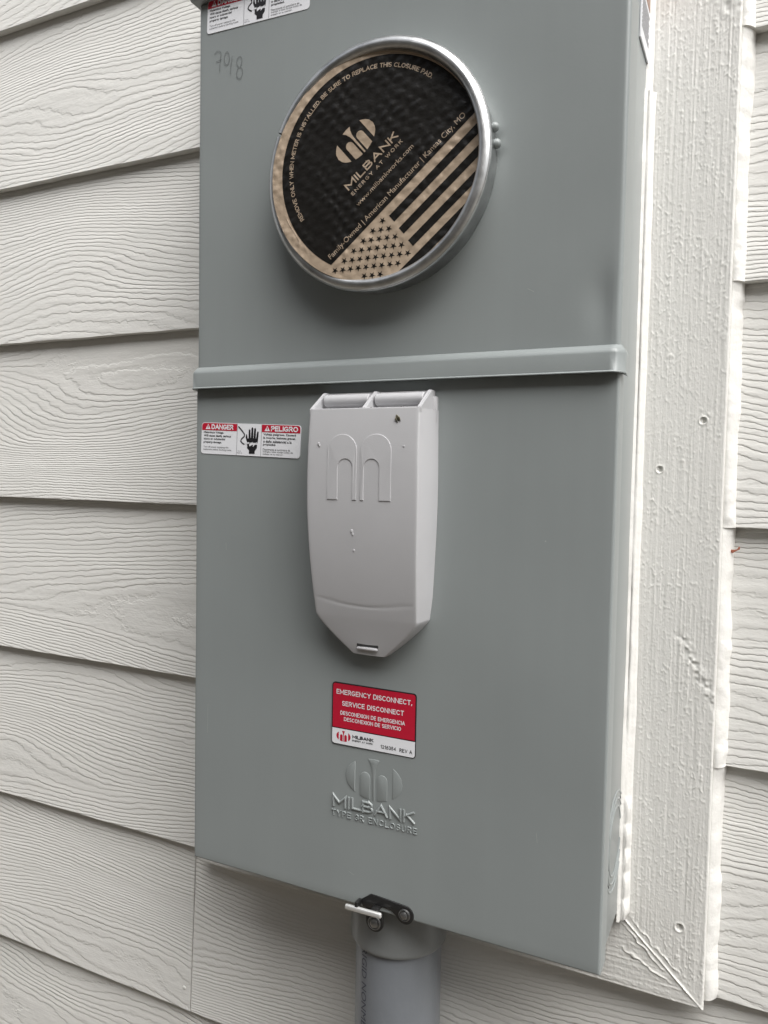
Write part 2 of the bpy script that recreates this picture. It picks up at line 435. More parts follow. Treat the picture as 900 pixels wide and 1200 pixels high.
# numpy value noise
def vnoise(x, y, seed=0):
    def h(i, j):
        n = (i.astype(np.int64) * 374761393 + j.astype(np.int64) * 668265263 + seed * 144665) & 0x7fffffff
        n = ((n ^ (n >> 13)) * 1274126177) & 0x7fffffff
        return ((n ^ (n >> 16)) & 0xffff) / 65535.0
    xi, yi = np.floor(x), np.floor(y); fx, fy = x - xi, y - yi
    fx = fx * fx * (3 - 2 * fx); fy = fy * fy * (3 - 2 * fy)
    a, b, c, d = h(xi, yi), h(xi + 1, yi), h(xi, yi + 1), h(xi + 1, yi + 1)
    return a + (b - a) * fx + (c - a) * fy + (a - b - c + d) * fx * fy

# ------------------------------------------------------------------ ground
bm = bmesh.new(); bmesh.ops.create_grid(bm, x_segments=20, y_segments=20, size=60)
for v in bm.verts: v.co.z = GZ
g = bmobj('ground', bm, MT['ground']); g['kind'] = 'structure'

# ------------------------------------------------------------------ neighbour: unseen house added to block the low sky (behind the camera)
nh = thing('added_sky_blocker', 'unseen dark brown house shape added behind the camera to block low sky', 'light blocker', (0, 0, 0))
NY = -2.7
bmobj('wall', boxbm(-9, 4.5, NY - 0.3, NY, GZ - 0.1, 2.15), MT['sky_blocker'], nh)
for k in range(17):
    bm = boxbm(-9.0, 4.5, NY, NY + 0.018, 0, 0.185)
    for v in bm.verts:
        if v.co.z > 0.1 and v.co.y > NY + 0.01: v.co.y = NY + 0.004
    bmobj('plank', bm, MT['sky_blocker'], nh, False, (0, 0, GZ + 0.02 + k * 0.19))
bm = boxbm(-9.2, 4.7, NY - 0.6, NY + 0.30, 2.07, 2.22)
bmobj('blocker_roof', bm, MT['sky_blocker_roof'], nh)

# ------------------------------------------------------------------ siding wall
wall = thing('house_wall', 'off white wood grain lap siding wall of a house behind the grey meter box', 'wall', (0, 0, 0))
bmobj('sheathing', boxbm(-3, 3, 0.0, 0.10, GZ - 0.05, 2.35), MT['sheath'], wall)
def plank(x0, x1, zb, seed, endcap=True):
    """lower lip at z=0 (local), tilted face, slightly wavy lower edge"""
    L = x1 - x0; n = max(8, int(min(L, 0.8) / 0.012))
    xs = np.unique(np.concatenate([np.linspace(0, L, 12), np.linspace(0, min(L, .8), n) if seed % 2 == 0 else np.linspace(max(0, L - .8), L, n)]))
    H = EXP + 0.03; top = 0.016 - 0.0085 * H / EXP
    V = []; F = []
    nz_ = vnoise(xs * 45, xs * 0, seed) - 0.5; ny_ = vnoise(xs * 9, xs * 0 + 5, seed) - 0.5; nf = vnoise(xs * 160, xs * 0 + 9, seed) - .5
    for i, x in enumerate(xs):
        dz = nz_[i] * 0.0005 + nf[i] * .0004; dy = ny_[i] * 0.0008
        prof = [(-0.016 + 0.0078 + dy, dz), (-0.0154 + dy, dz), (-0.0160 + dy, dz + 0.0006), (-0.0159 + dy, dz + 0.003),
                (-0.0118 + dy * .5, EXP / 2), (-top, H), (-top + 0.0074, H)]
        V += [(x, y, z) for y, z in prof]
    P = 7
    for i in range(len(xs) - 1):
        for k in range(P):
            a, b = k, (k + 1) % P
            F.append((i * P + a, i * P + b, (i + 1) * P + b, (i + 1) * P + a))
    F.append(tuple(range(P))); F.append(tuple(range((len(xs) - 1) * P, len(xs) * P))[::-1])
    me = mesh('plank', V, F); bm = bmesh.new(); bm.from_mesh(me); bpy.data.meshes.remove(me)
    return bmobj('plank', bm, MT['siding'], wall, 30, (x0, 0, zb))
TX0, TX1 = -0.0625, 0.4135           # outer trim edges
TZ0, TZ1 = -0.3965, 0.4525
for i in range(-10, 6):
    zb = Z0 - i * EXP
    if 0 <= i <= 4:
        plank(-3.0, TX0 - 0.004, zb, 2 * i + 101); plank(0.4192, 3.0, zb, 2 * i + 200)
    elif i == 5:
        plank(-3.0, -0.0815, zb, 2 * i + 101); plank(-0.0800, 3.0, zb, 2 * i + 200)
    else:
        plank(-3.0, 3.0, zb, 2 * i + 100)
for i in range(6, 9):
    plank(-3.0, 3.0, Z0 - i * EXP, 2 * i + 100)
# nail head near the butt joint
bm = bmesh.new(); bmesh.ops.create_uvsphere(bm, u_segments=16, v_segments=8, radius=0.0022)
for v in bm.verts: v.co.y *= 0.25
bmobj('nail_head', bm, MT['siding'], wall, True, (-0.0895, -0.0152, -0.545))

# ------------------------------------------------------------------ trim frame
trim = thing('trim_frame', 'white rough sawn picture frame trim boards around the grey meter box', 'trim', (W / 2, 0, TZ0))
trim.location = (0, 0, 0)
IX0, IX1, IZ0, IZ1 = -0.003, 0.3545, -0.3415, 0.3925    # inner opening
YT = -0.026
def rough(s, t, seed, nails=(), gouge=None):
    """s across the grain, t along it (metres) -> relief in metres"""
    r1, r2 = s * 0.8 + t * 0.6, t * 0.8 - s * 0.6
    h = (vnoise(s * 820, t * 9, seed) - .5) * 0.00030 + (vnoise(s * 480, t * 20, seed + 1) - .5) * 0.00026
    b = vnoise(r1 * 760, r2 * 760, seed + 2); h += np.clip(b - 0.64, 0, 1) * 0.0010
    b = vnoise(r1 * 420, r2 * 420, seed + 6); h += np.clip(b - 0.80, 0, 1) * 0.0014
    m_ = vnoise(r1 * 60, r2 * 38, seed + 3); h *= 0.40 + 0.75 * m_
    h += (vnoise(r1 * 40, r2 * 24, seed + 4) - .5) * 0.0002
    for (a, c, rad) in nails:
        d = np.hypot(s - a, t - c) / rad
        h += np.where(d < 1, -0.0019 * np.clip((1 - d) * 4, 0, 1) * (0.4 + 0.6 * (s - a > -rad * .2)), 0) + 0.0004 * np.exp(-((d - 1.15) / 0.22) ** 2)
    return h
def board(side, along_n, across_n, a0=None, a1=None):
    """side: right / left / bottom / top; mitred quad between the inner and outer frame"""
    quads = {'right': ((IX1, IZ0), (IX1, IZ1), (TX1, TZ0), (TX1, TZ1)),
             'left': ((IX0, IZ1), (IX0, IZ0), (TX0, TZ1), (TX0, TZ0)),
             'bottom': ((IX0, IZ0), (IX1, IZ0), (TX0, TZ0), (TX1, TZ0)),
             'top': ((IX1, IZ1), (IX0, IZ1), (TX1, TZ1), (TX0, TZ1))}[side]
    i0, i1, o0, o1 = map(np.array, quads)
    t = np.linspace(0, 1, along_n)[:, None, None]; s = np.linspace(0, 1, across_n)[None, :, None]
    a = i0 * (1 - t) + i1 * t; b = o0 * (1 - t) + o1 * t
    P2 = a * (1 - s) + b * s
    x, z = P2[..., 0], P2[..., 1]
    if side in ('right', 'left'): ac, al = x, z
    else: ac, al = z, x
    nails = []
    if side == 'right': nails = [(0.3980, 0.0436, 0.0026), (0.3691, 0.0078, 0.0025), (0.3947, -0.3376, 0.0030)]
    h = rough(ac, al, {'right': 11, 'left': 12, 'bottom': 13, 'top': 14}[side], nails)
    if side == 'right':
        # torn knot running down to the outer edge
        q = (x - 0.388) * 0.6 + (z + 0.128) * 0.8; pth = (x - 0.388) - (-(z + 0.116)) * 0.52
        m_ = np.exp(-(pth / 0.0045) ** 2) * np.clip((-(z + 0.112)) / 0.006, 0, 1) * np.clip((z + 0.178) / 0.006, 0, 1)
        h += m_ * (vnoise(x * 420, z * 420, 31) - 0.52) * 0.0016
        m2 = np.exp(-((x - 0.406) / 0.008) ** 2 - ((z - 0.335) / 0.012) ** 2)
        h += m2 * (vnoise(x * 300, z * 300, 33) - 0.5) * 0.0012
    if side in ('right', 'bottom'):
        dm = ((x - IX1) * (-(TZ0 - IZ0)) - (z - IZ0) * (-(TX1 - IX1))) / math.hypot(TX1 - IX1, TZ0 - IZ0)   # >0 on the right board
        wv = (vnoise(x * 210, z * 210, 41) - .5) * 0.0016
        h += 0.0006 * np.exp(-((dm + wv * .35) / 0.0007) ** 2) * (0.5 + vnoise(x * 90, z * 90, 45))
        on = np.clip((x - IX1) / 0.006, 0, 1)
        if side == 'right':
            h += on * 0.0006 * np.exp(-((dm - 0.0042 + wv * 1.8) / 0.0006) ** 2) * np.clip((x - IX1 - .004) / .004, 0, 1) * np.clip((0.397 - x) / 0.006, 0, 1)
            h *= np.where((dm > 0.0008) & (dm < 0.0042), 0.55, 1)
        else:
            h += on * 0.0008 * np.exp(-((dm + 0.0035 - wv * 1.6) / 0.0006) ** 2) * np.clip((0.39 - x) / 0.01, 0, 1)
            h += 0.0007 * np.exp(-((dm + 0.016 + wv * 2 - (x - .36) * .35) / 0.0007) ** 2) * np.clip((0.392 - x) / 0.006, 0, 1) * np.clip((x - 0.352) / 0.004, 0, 1)
    # eased edges
    e = np.minimum(s[..., 0], 1 - s[..., 0]) * 0.058
    drop = np.where(e < 0.0015, (0.0015 - e) ** 2 / 0.0015 * 0.8, 0)
    y = YT - h + drop
    P = np.stack([x + 0 * y, y, z + 0 * y], -1)
    # side walls back to the wall
    back = P.copy(); back[..., 1] = -0.002
    P = np.concatenate([back[:, :1], P, back[:, -1:]], 1)
    P = np.concatenate([P[:1] * [1, 0, 1] + [0, -0.002, 0], P, P[-1:] * [1, 0, 1] + [0, -0.002, 0]], 0)
    me = gridmesh('board', P); bm = bmesh.new(); bm.from_mesh(me); bmesh.ops.recalc_face_normals(bm, faces=bm.faces); bm.to_mesh(me); bm.free()
    return link('board', me, MT['trim'], trim, 60)
board('right', 1050, 210); board('bottom', 420, 110); board('left', 60, 20); board('top', 60, 20)

# caulk between enclosure and right trim board: a smear on the steel side plus a fillet on the board
def sweep(name, zs, fn, m, parent, smooth=True):
    """fn(z) -> list of (x, y)"""
    rows = [[(x, y, z) for x, y in fn(z)] for z in zs]
    P = np.array(rows); me = gridmesh(name, P)
    bm = bmesh.new(); bm.from_mesh(me)
    bmesh.ops.recalc_face_normals(bm, faces=bm.faces)
    me2 = bpy.data.meshes.new(name); bm.to_mesh(me2); bm.free(); bpy.data.meshes.remove(me)
    return link(name, me2, m, parent, smooth)
def n1(z, f, seed): return float(vnoise(np.array([z * f]), np.array([0.5]), seed)[0]) - 0.5
def caulk_a(z):
    lump = max(0.0, n1(z, 70, 8)) * 0.0012
    if z < -0.245:                                   # finger-tooled lumps near the bottom
        lump = (1 - abs(math.sin((z + 0.245) * 165 + 1.5 * n1(z, 40, 7)))) * -0.0014 + 0.0020
    e = n1(z, 60, 3) * 0.003 + n1(z, 16, 4) * 0.004
    d = -0.0365 + e + n1(z, 7, 9) * 0.004
    f = 0.3578 + n1(z, 45, 5) * 0.0012 + n1(z, 12, 6) * 0.0016
    k = min(1.0, max(0.0, (z + 0.3395) / 0.004)); 
    f = W + 0.001 + (f - W - 0.001) * k
    return [(W - 0.001, d), (W + 0.0007, d + 0.0008), (W + 0.0012 + lump * .4, d + 0.005), (W + 0.0018 + lump, YT - 0.0065 - lump),
            (W + 0.0030 + lump, YT - 0.0040 - lump), (W + 0.0050 + lump * .6, YT - 0.0022 - lump * .5), (f, YT - 0.0003), (f + 0.0004, YT + 0.003)]
sweep('caulk_bead', np.linspace(-0.3400, 0.285, 420), caulk_a, MT['caulk'], trim)
def caulk_a2(z):
    e = n1(z, 60, 13) * 0.002
    return [(W - 0.001, -0.0325 + e), (W + 0.0006, -0.0320 + e), (W + 0.0014, -0.0308), (W + 0.0020, YT - 0.0030), (W + 0.0036, YT - 0.0010), (W + 0.0046, YT + 0.003)]
sweep('caulk_bead', np.linspace(0.283, 0.389, 60), caulk_a2, MT['caulk'], trim)
# caulk between right trim board and siding
def plank_y(z):
    k = (Z0 - z) / EXP; fr = 1 - (k - math.floor(k))       # 0 at lip, 1 at the lap above
    fr = 1 - (math.ceil(k) - k) if False else (math.ceil(k) - k)
    return -0.016 + 0.0085 * fr, fr
def caulk_b(z):
    y, fr = plank_y(z)
    if fr > 0.96: y = y + (-0.016 - y) * ((fr - 0.96) / 0.04) * 0.5
    lump = n1(z, 150, 21) * 0.0012 + n1(z, 55, 22) * 0.0020 + 0.0006 * abs(math.sin(z * 95 + 2 * n1(z, 20, 28)))
    # bead fades just below each lap
    k = 1.0
    x1_ = 0.4218 + n1(z, 120, 23) * 0.0018 + n1(z, 35, 24) * 0.0026
    c0 = TX1 - 0.0004; wd = x1_ - c0; y0 = YT + 0.0035 + n1(z, 30, 26) * 0.002
    out = [(c0, y0 + 0.004)]
    for k in range(9):
        t = k / 8.0
        out.append((c0 + wd * t, y0 * (1 - t) + (y - 0.0004) * t - (0.0021 + lump) * math.sin(math.pi * min(1, t * 1.02)) ** 0.7))
    return out + [(x1_ + 0.0002, y + 0.001)]
for i in range(0, 6):
    zb = Z0 - i * EXP; zt = zb + EXP
    if i == 5: continue
    lo = max(zb + 0.0002, TZ0 + 0.004); hi = min(zt + 0.0006, TZ1)
    sweep('caulk_bead', np.linspace(lo, hi, 260), caulk_b, MT['caulk'], trim)

# ------------------------------------------------------------------ meter enclosure
box = thing('meter_box', 'tall grey steel electric meter enclosure with round meter ring and service disconnect cover', 'meter box', (0, 0, 0))
S = MT['steel']
bmobj('enclosure_body', boxbm(0.0008, W - 0.0008, -D + 0.006, -0.003, ZB + 0.0075, ZT - 0.001, 0.0015), S, box, 40)
def pan(name, x0, x1, z0, z1, r, depth, rx=None, disp=None, nx=60, nz=60, ybase=-D):
    """folded sheet-metal cover: flat face with rolled edges and returns of the given depth"""
    def axis(a, b, n, r):
        pts = [(a, depth)]
        for k in range(7):
            t = math.pi / 2 * k / 6; pts.append((a + r * (1 - math.cos(t)) , r * (1 - math.sin(t))))
        inner = [(q, 0.0) for q in np.linspace(a + r, b - r, n)[1:-1]]
        tail = [(a + b - p, d) for p, d in pts[::-1]]
        return pts + inner + tail
    ax = axis(x0, x1, nx, rx or r); az = axis(z0, z1, nz, r)
    P = np.zeros((len(ax), len(az), 3))
    for i, (x, dx) in enumerate(ax):
        for j, (z, dz) in enumerate(az):
            P[i, j] = (x, ybase + max(dx, dz), z)
    if disp is not None:
        fl = (P[..., 1] < ybase + 0.004); P[..., 1] -= np.where(fl, disp(P[..., 0], P[..., 2]), 0)
    me = gridmesh(name, P); bm = bmesh.new(); bm.from_mesh(me); bmesh.ops.recalc_face_normals(bm, faces=bm.faces)
    if sum(f.normal.y * f.calc_area() for f in bm.faces) > 0: bmesh.ops.reverse_faces(bm, faces=bm.faces)
    bm.to_mesh(me); bm.free()
    return link(name, me, S, box, 50)
wavy = lambda x, z: (vnoise(x * 14, z * 9, 71) - .5) * 0.0006
def dent(x, z):
    return (vnoise(x * 14, z * 9, 72) - .5) * 0.0006 \
        - 0.0016 * np.exp(-((x - 0.3385) / 0.010) ** 2 - ((z - 0.118) / 0.020) ** 2) \
        + 0.0010 * np.exp(-((x - 0.3465) / 0.0035) ** 2 - ((z - 0.112) / 0.024) ** 2)
pan('lower_cover', 0, W, ZB, 0.0715, 0.0020, 0.020, disp=wavy)
pan('upper_cover', 0.0002, W - 0.0002, 0.0725, ZT, 0.0022, 0.030, rx=0.0034, disp=dent, nx=110, nz=110)
# drip ledge between the covers
def ledge():
    prof = [(-D - 0.0004, 0.0884), (-D - 0.0014, 0.0880), (-D - 0.0034, 0.0867), (-D - 0.0050, 0.0852), (-D - 0.0061, 0.0836), (-D - 0.0064, 0.0822), (-D - 0.0066, 0.0710), (-D - 0.0074, 0.0701), (-D - 0.0072, 0.0695), (-D - 0.0050, 0.0698), (-D + 0.001, 0.0715)]
    xs = [-0.0004, -0.0018, -0.0030, -0.0034] ; P = []
    path = []
    # path of (x offset sign point, normal mix): left return, front, right return
    def ring_at(fx, nx_, ny_):
        return [(fx + (-(y + D)) * nx_, -D + (y + D) * ny_ if True else y, z) for y, z in prof]
    rows = []
    for yb in (0.013, 0.006): rows.append([(0.0 - min(0.0034, -(y + D) * .55), -D + yb, z - yb * 0.06) for y, z in prof])
    for k in range(7):
        a = math.pi / 2 * k / 6
        rows.append([(0.004 * (1 - math.sin(a)) * 0 - (-(y + D)) * math.cos(a) * 0.55 + 0.0025 * math.sin(a), -D + (y + D) * math.sin(a) + 0.0015 * math.cos(a), z) for y, z in prof])
    for x in np.linspace(0.006, W - 0.006, 40): rows.append([(x, y + (vnoise(np.array([x * 20]), np.array([.5]), 5)[0] - .5) * 0.0004, z) for y, z in prof])
    for k in range(7):
        a = math.pi / 2 * (6 - k) / 6
        rows.append([(W + (-(y + D)) * math.cos(a) * 0.55 - 0.0025 * math.sin(a), -D + (y + D) * math.sin(a) + 0.0015 * math.cos(a), z) for y, z in prof])
    for yb in (0.006, 0.013): rows.append([(W + min(0.0034, -(y + D) * .55), -D + yb, z - yb * 0.06) for y, z in prof])
    me = gridmesh('drip_ledge', np.array(rows)); bm = bmesh.new(); bm.from_mesh(me); bmesh.ops.recalc_face_normals(bm, faces=bm.faces)
    if sum(f.normal.y * f.calc_area() for f in bm.faces) > 0: bmesh.ops.reverse_faces(bm, faces=bm.faces)
    bm.to_mesh(me); bm.free(); link('drip_ledge', me, S, box, 40)
ledge()
bmobj('rain_cap', boxbm(-0.0045, W + 0.0045, -D - 0.007, -0.004, ZT, ZT + 0.010, 0.002), S, box, 40)

# knockout rings on the right side
for r in (0.0355, 0.0300, 0.0245):
    lathe('knockout_ring', [(r - 0.0011, 0), (r - 0.0006, 0.0006), (r, 0.0008), (r + 0.0006, 0.0006), (r + 0.0011, 0)], S, box, 64)
for o in [o for o in box.children if o.name.startswith('knockout_ring')]:
    o.rotation_euler = (0, 0, math.pi / 2); o.location = (W - 0.0009, -0.060, -0.266)
for r, a0_, a1_ in ((0.0328, 20, 52), (0.0328, 120, 175), (0.0272, 150, 205), (0.0328, 200, 232)):  # shade inside the knockout gaps, painted as thin dark arcs
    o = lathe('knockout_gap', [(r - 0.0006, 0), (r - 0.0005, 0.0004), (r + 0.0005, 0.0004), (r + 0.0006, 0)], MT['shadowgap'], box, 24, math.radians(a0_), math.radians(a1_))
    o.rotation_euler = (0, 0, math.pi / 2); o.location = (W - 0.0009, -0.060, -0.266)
# sticker on the right side, running up out of frame
sl_ = bmobj('specification_label', boxbm(W - 0.0005, W + 0.0005, -0.0705, -0.0305, 0.3045, 0.384), MT['white'], box)
for k in range(9):
    z = 0.3135 + k * 0.0026
    bmobj('lettering', boxbm(W + 0.0004, W + 0.0007, -0.0675, -0.033 - 0.006 * random.random(), z, z + 0.0011), MT['greyprint'], sl_)
bmobj('printed_panel', boxbm(W + 0.0004, W + 0.00075, -0.0625, -0.033, 0.3395, 0.380), MT['brown'], sl_)

# ---- brand mark shapes (unit: half width 1, half height .66)
def mark_shapes():
    hh = 0.66; out = []
    el = lambda x: hh * math.sqrt(max(0, 1 - x * x))
    xs = np.linspace(-1, -0.66, 9)
    out.append([(x, el(x)) for x in xs] + [(x, -el(x)) for x in xs[::-1][:-1]])
    out.append([(-x, z) for x, z in out[0]][::-1])
    for sgn in (-1, 1):
        a, b = 0.125, 0.48; c = (a + b) / 2; r = (b - a) / 2
        arch = [(c + r * math.cos(t), 0.02 + r * 1.05 * math.sin(t)) for t in np.linspace(0, math.pi, 10)]
        arch += [(x, -el(x)) for x in np.linspace(a, b, 5)]
        arch = [(sgn * x, z) for x, z in arch]
        out.append(arch if sgn > 0 else arch[::-1])
    fl = [(0.21, el(0.21)), (0.12, 0.50), (0.07, 0.34), (0.045, 0.15), (0.035, -el(0.03))]
    top = [(x, el(x)) for x in (-0.1, 0, 0.1)]
    out.append([(-x, z) for x, z in fl[::-1]][::-1][::-1] + [])
    out[-1] = [(x, z) for x, z in fl[::-1]] [::-1]
    out[-1] = [(-x, z) for x, z in fl][::-1] + top + fl
    return out
MARK = mark_shapes()
def put_mark(name, cx_, cz_, s, y, m, parent, thick=0.0, bev=0.0, fn=None):
    bm = bmesh.new()
    for sh in MARK:
        b2 = polybm([(cx_ + x * s, cz_ + z * s) for x, z in sh], y, thick, bev)
        if not thick: bmesh.ops.triangulate(b2, faces=b2.faces[:])
        tmp = bpy.data.meshes.new('x'); b2.to_mesh(tmp); b2.free(); bm.from_mesh(tmp); bpy.data.meshes.remove(tmp)
    if fn:
        for v in bm.verts: v.co = fn(v.co)
    if thick: return bmobj(name, bm, m, parent, 40)
    me = bpy.data.meshes.new(name); bm.to_mesh(me); bm.free(); return link(name, me, m, parent)

# embossed brand on the lower cover
put_mark('embossed_emblem', 0.1762, -0.2368, 0.0246, -D - 0.0004, S, box, 0.0020, 0.0005)
sign_text('embossed_lettering', 'MILBANK', 0.1398, 0.2118, -0.2642, -0.2545, -D + 0.0004, S, box, 0.24, 0.0015)
sign_text('embossed_lettering', 'TYPE 3R ENCLOSURE', 0.1394, 0.2136, -0.2718, -0.2668, -D + 0.0004, S, box, 0.19, 0.0012, tracking=0.46)

# ---- stickers
T = -0.0006
def danger(cx_, cz_, rot, top):
    """bilingual high-voltage sticker, local frame: x -50..50 mm, z -13..13 mm"""
    lb = bmobj('warning_label', polybm(rrect(-0.0498, 0.0498, -0.0132, 0.0132, 0.0026), -0.00045, 0.0006), MT['white'], box)
    lb.location = (cx_, -D, cz_); lb.rotation_euler = (0, rot, 0)
    k = 0.0055
    poly('red_header', rrect(-0.0493, -0.0128, 0.0068, 0.0128, 0.0024, corners=(0, 1, 0, 0)), T, MT['red'], lb)
    poly('red_header', rrect(0.0123, 0.0493, 0.0068, 0.0128, 0.0024, corners=(1, 0, 0, 0)), T, MT['red'], lb)
    for x in (-0.01265, 0.0118): poly('divider_line', [(x, -0.013), (x + 0.0004, -0.013), (x + 0.0004, 0.013), (x, 0.013)], T, MT['greyprint'], lb)
    for x, word, x1_ in ((-0.0455, 'DANGER', -0.0165), (0.0150, 'PELIGRO', 0.0472)):
        poly('warning_triangle', [(x, 0.0077), (x + 0.0052, 0.0077), (x + 0.0026, 0.0121)], T - 0.0001, MT['white'], lb)
        poly('warning_triangle', [(x + 0.0022, 0.0088), (x + 0.0030, 0.0088), (x + 0.0032, 0.0108), (x + 0.0020, 0.0108)], T - 0.0002, MT['red'], lb)
        sign_text('lettering', word, x + 0.0062, x1_, 0.0077, 0.0119, T - 0.0001, MT['white'], lb, 0.22)
    L1 = ['Hazardous Voltage.', 'Will cause death, serious', 'injury or substantial', 'property damage.']
    w1 = [0.021, 0.0285, 0.0225, 0.019]
    for i, (t_, w_) in enumerate(zip(L1, w1)):
        text('lettering', t_, -0.0472, -0.0472 + w_, 0.0038 - i * 0.00275, 0.0060 - i * 0.00275, T, MT['black'], lb, offset=0.022)
    for i, (t_, w_) in enumerate(zip(['Turn off power supplying this', 'equipment before working inside.'], [0.0262, 0.0298])):
        text('lettering', t_, -0.0472, -0.0472 + w_, -0.0083 - i * 0.0021, -0.0065 - i * 0.0021, T, MT['black'], lb)
    L2 = ['Voltaje peligroso. Causar\u00e1', 'la muerte, lesiones graves', 'o da\u00f1o substancial a la', 'propiedad.']
    w2 = [0.0315, 0.031, 0.0275, 0.0125]
    for i, (t_, w_) in enumerate(zip(L2, w2)):
        text('lettering', t_, 0.0140, 0.0140 + w_, 0.0038 - i * 0.00275, 0.0060 - i * 0.00275, T, MT['black'], lb, offset=0.022)
    for i, (t_, w_) in enumerate(zip(['Desconecte el suministro de', 'energ\u00eda a este equipo antes de', 'trabajar en su interior.'], [0.0265, 0.029, 0.020])):
        text('lettering', t_, 0.0140, 0.0140 + w_, -0.0080 - i * 0.0020, -0.0063 - i * 0.0020, T, MT['black'], lb)
    # pictogram: cable, bolt, hand
    def seg(pts, wd):
        L, R = [], []
        for i, p in enumerate(pts):
            a = pts[max(i - 1, 0)]; b = pts[min(i + 1, len(pts) - 1)]; d = Vector((b[0] - a[0], b[1] - a[1])).normalized(); n_ = Vector((-d.y, d.x)) * wd / 2
            L.append((p[0] + n_.x, p[1] + n_.y)); R.append((p[0] - n_.x, p[1] - n_.y))
        return L + R[::-1]
    poly('cable_pictogram', seg([(-0.0115, 0.0108), (-0.0075, 0.0072), (-0.0050, 0.0045), (-0.0050, 0.0028), (-0.0078, 0.0005), (-0.0086, -0.0012), (-0.0070, -0.0028), (-0.0046, -0.0040)], 0.0011), T, MT['black'], lb)
    palm = [(-0.0020, -0.0022), (-0.0036, 0.0018), (-0.0034, 0.0044), (-0.0024, 0.0044), (-0.0016, 0.0010), (-0.0008, 0.0010), (-0.0008, 0.0080), (0.0000, 0.0090), (0.0009, 0.0080), (0.0012, 0.0016), (0.0016, 0.0016),
            (0.0019, 0.0096), (0.0028, 0.0106), (0.0037, 0.0096), (0.0039, 0.0016), (0.0043, 0.0016), (0.0046, 0.0092), (0.0055, 0.0102), (0.0064, 0.0092), (0.0065, 0.0014), (0.0069, 0.0014), (0.0076, 0.0066), (0.0085, 0.0074), (0.0092, 0.0064), (0.0086, -0.0022)]
    poly('hand_pictogram', palm, T, MT['black'], lb)
    poly('hand_pictogram', [(-0.0018, -0.0040), (0.0082, -0.0040), (0.0080, -0.0066), (0.0060, -0.0090), (0.0060, -0.0114), (0.0002, -0.0114), (0.0002, -0.0085), (-0.0018, -0.0068)], T, MT['black'], lb)
    poly('hand_pictogram', [(-0.0018, -0.0026), (0.0020, -0.0026), (0.0016, -0.0040), (-0.0018, -0.0040)], T, MT['black'], lb)
    poly('bolt_pictogram', [(-0.0042, -0.0030), (-0.0002, -0.0018), (0.0000, -0.0034), (0.0038, -0.0016), (0.0036, -0.0038), (0.0088, -0.0014), (0.0040, -0.0058), (0.0044, -0.0036), (0.0004, -0.0054), (0.0004, -0.0034)], T - 0.0002, MT['white'], lb)
    text('lettering', '1216\nREV A', -0.0116, -0.0066, -0.0117, -0.0090, T, MT['greyprint'], lb)
    lb['label'] = 'upper danger sticker cut off by the top of the picture' if top else 'danger sticker left of the plastic cover'
danger(0.0593, 0.3752, math.radians(1.6), True)
danger(0.0560, 0.0268, math.radians(2.2), False)

dl = bmobj('disconnect_label', polybm(rrect(0.1385, 0.2113, -0.2136, -0.1641, 0.0026), -D - 0.0005, 0.0008), MT['black'], box)
b_ = 0.00085
poly('red_panel', rrect(0.1385 + b_, 0.2113 - b_, -0.2000, -0.1641 - b_, 0.0019, corners=(1, 1, 0, 0)), -D - 0.0007, MT['red'], dl)
poly('white_panel', rrect(0.1385 + b_ * .6, 0.2113 - b_ * .6, -0.2136 + b_ * .6, -0.2008, 0.0022, corners=(0, 0, 1, 1)), -D - 0.0007, MT['white'], dl)
for t_, a, b, z0_, z1_ in (('EMERGENCY DISCONNECT,', 0.1425, 0.2078, -0.1733, -0.1694), ('SERVICE DISCONNECT', 0.1476, 0.2012, -0.1822, -0.1784),
                           ('DESCONEXION DE EMERGENCIA', 0.1462, 0.2022, -0.1895, -0.1864), ('DESCONEXION DE SERVICIO', 0.1495, 0.1990, -0.1942, -0.1912)):
    sign_text('lettering', t_, a, b, z0_, z1_, -D - 0.0008, MT['white'], dl, 0.165, tracking=0.30)
put_mark('emblem', 0.1493, -0.2066, 0.0064, -D - 0.0008, MT['red'], dl)
sign_text('lettering', 'MILBANK', 0.1572, 0.1758, -0.2068, -0.2042, -D - 0.0008, MT['black'], dl, 0.23)
sign_text('lettering', 'ENERGY AT WORK', 0.1572, 0.1752, -0.2091, -0.2078, -D - 0.0008, MT['black'], dl, 0.2)
sign_text('lettering', '1216354  REV A', 0.1820, 0.2086, -0.2104, -0.2076, -D - 0.0008, MT['black'], dl, 0.16, tracking=0.36)

# light scratches in the paint
for (xa, za), (xb, zb2) in (((0.0152, -0.2010), (0.0150, -0.2260)), ((0.1555, -0.3140), (0.1605, -0.3160)), ((0.0330, -0.0600), (0.0334, -0.0660)), ((0.2880, 0.1300), (0.2925, 0.1275)), ((0.3050, -0.2500), (0.3057, -0.2570))):
    d_ = Vector((xb - xa, zb2 - za)).normalized() * 0.00018
    poly('scratch', [(xa, za), (xa + d_.y, za - d_.x), (xb + d_.y, zb2 - d_.x), (xb, zb2)], -D - 0.00035, MT['scratch'], box)
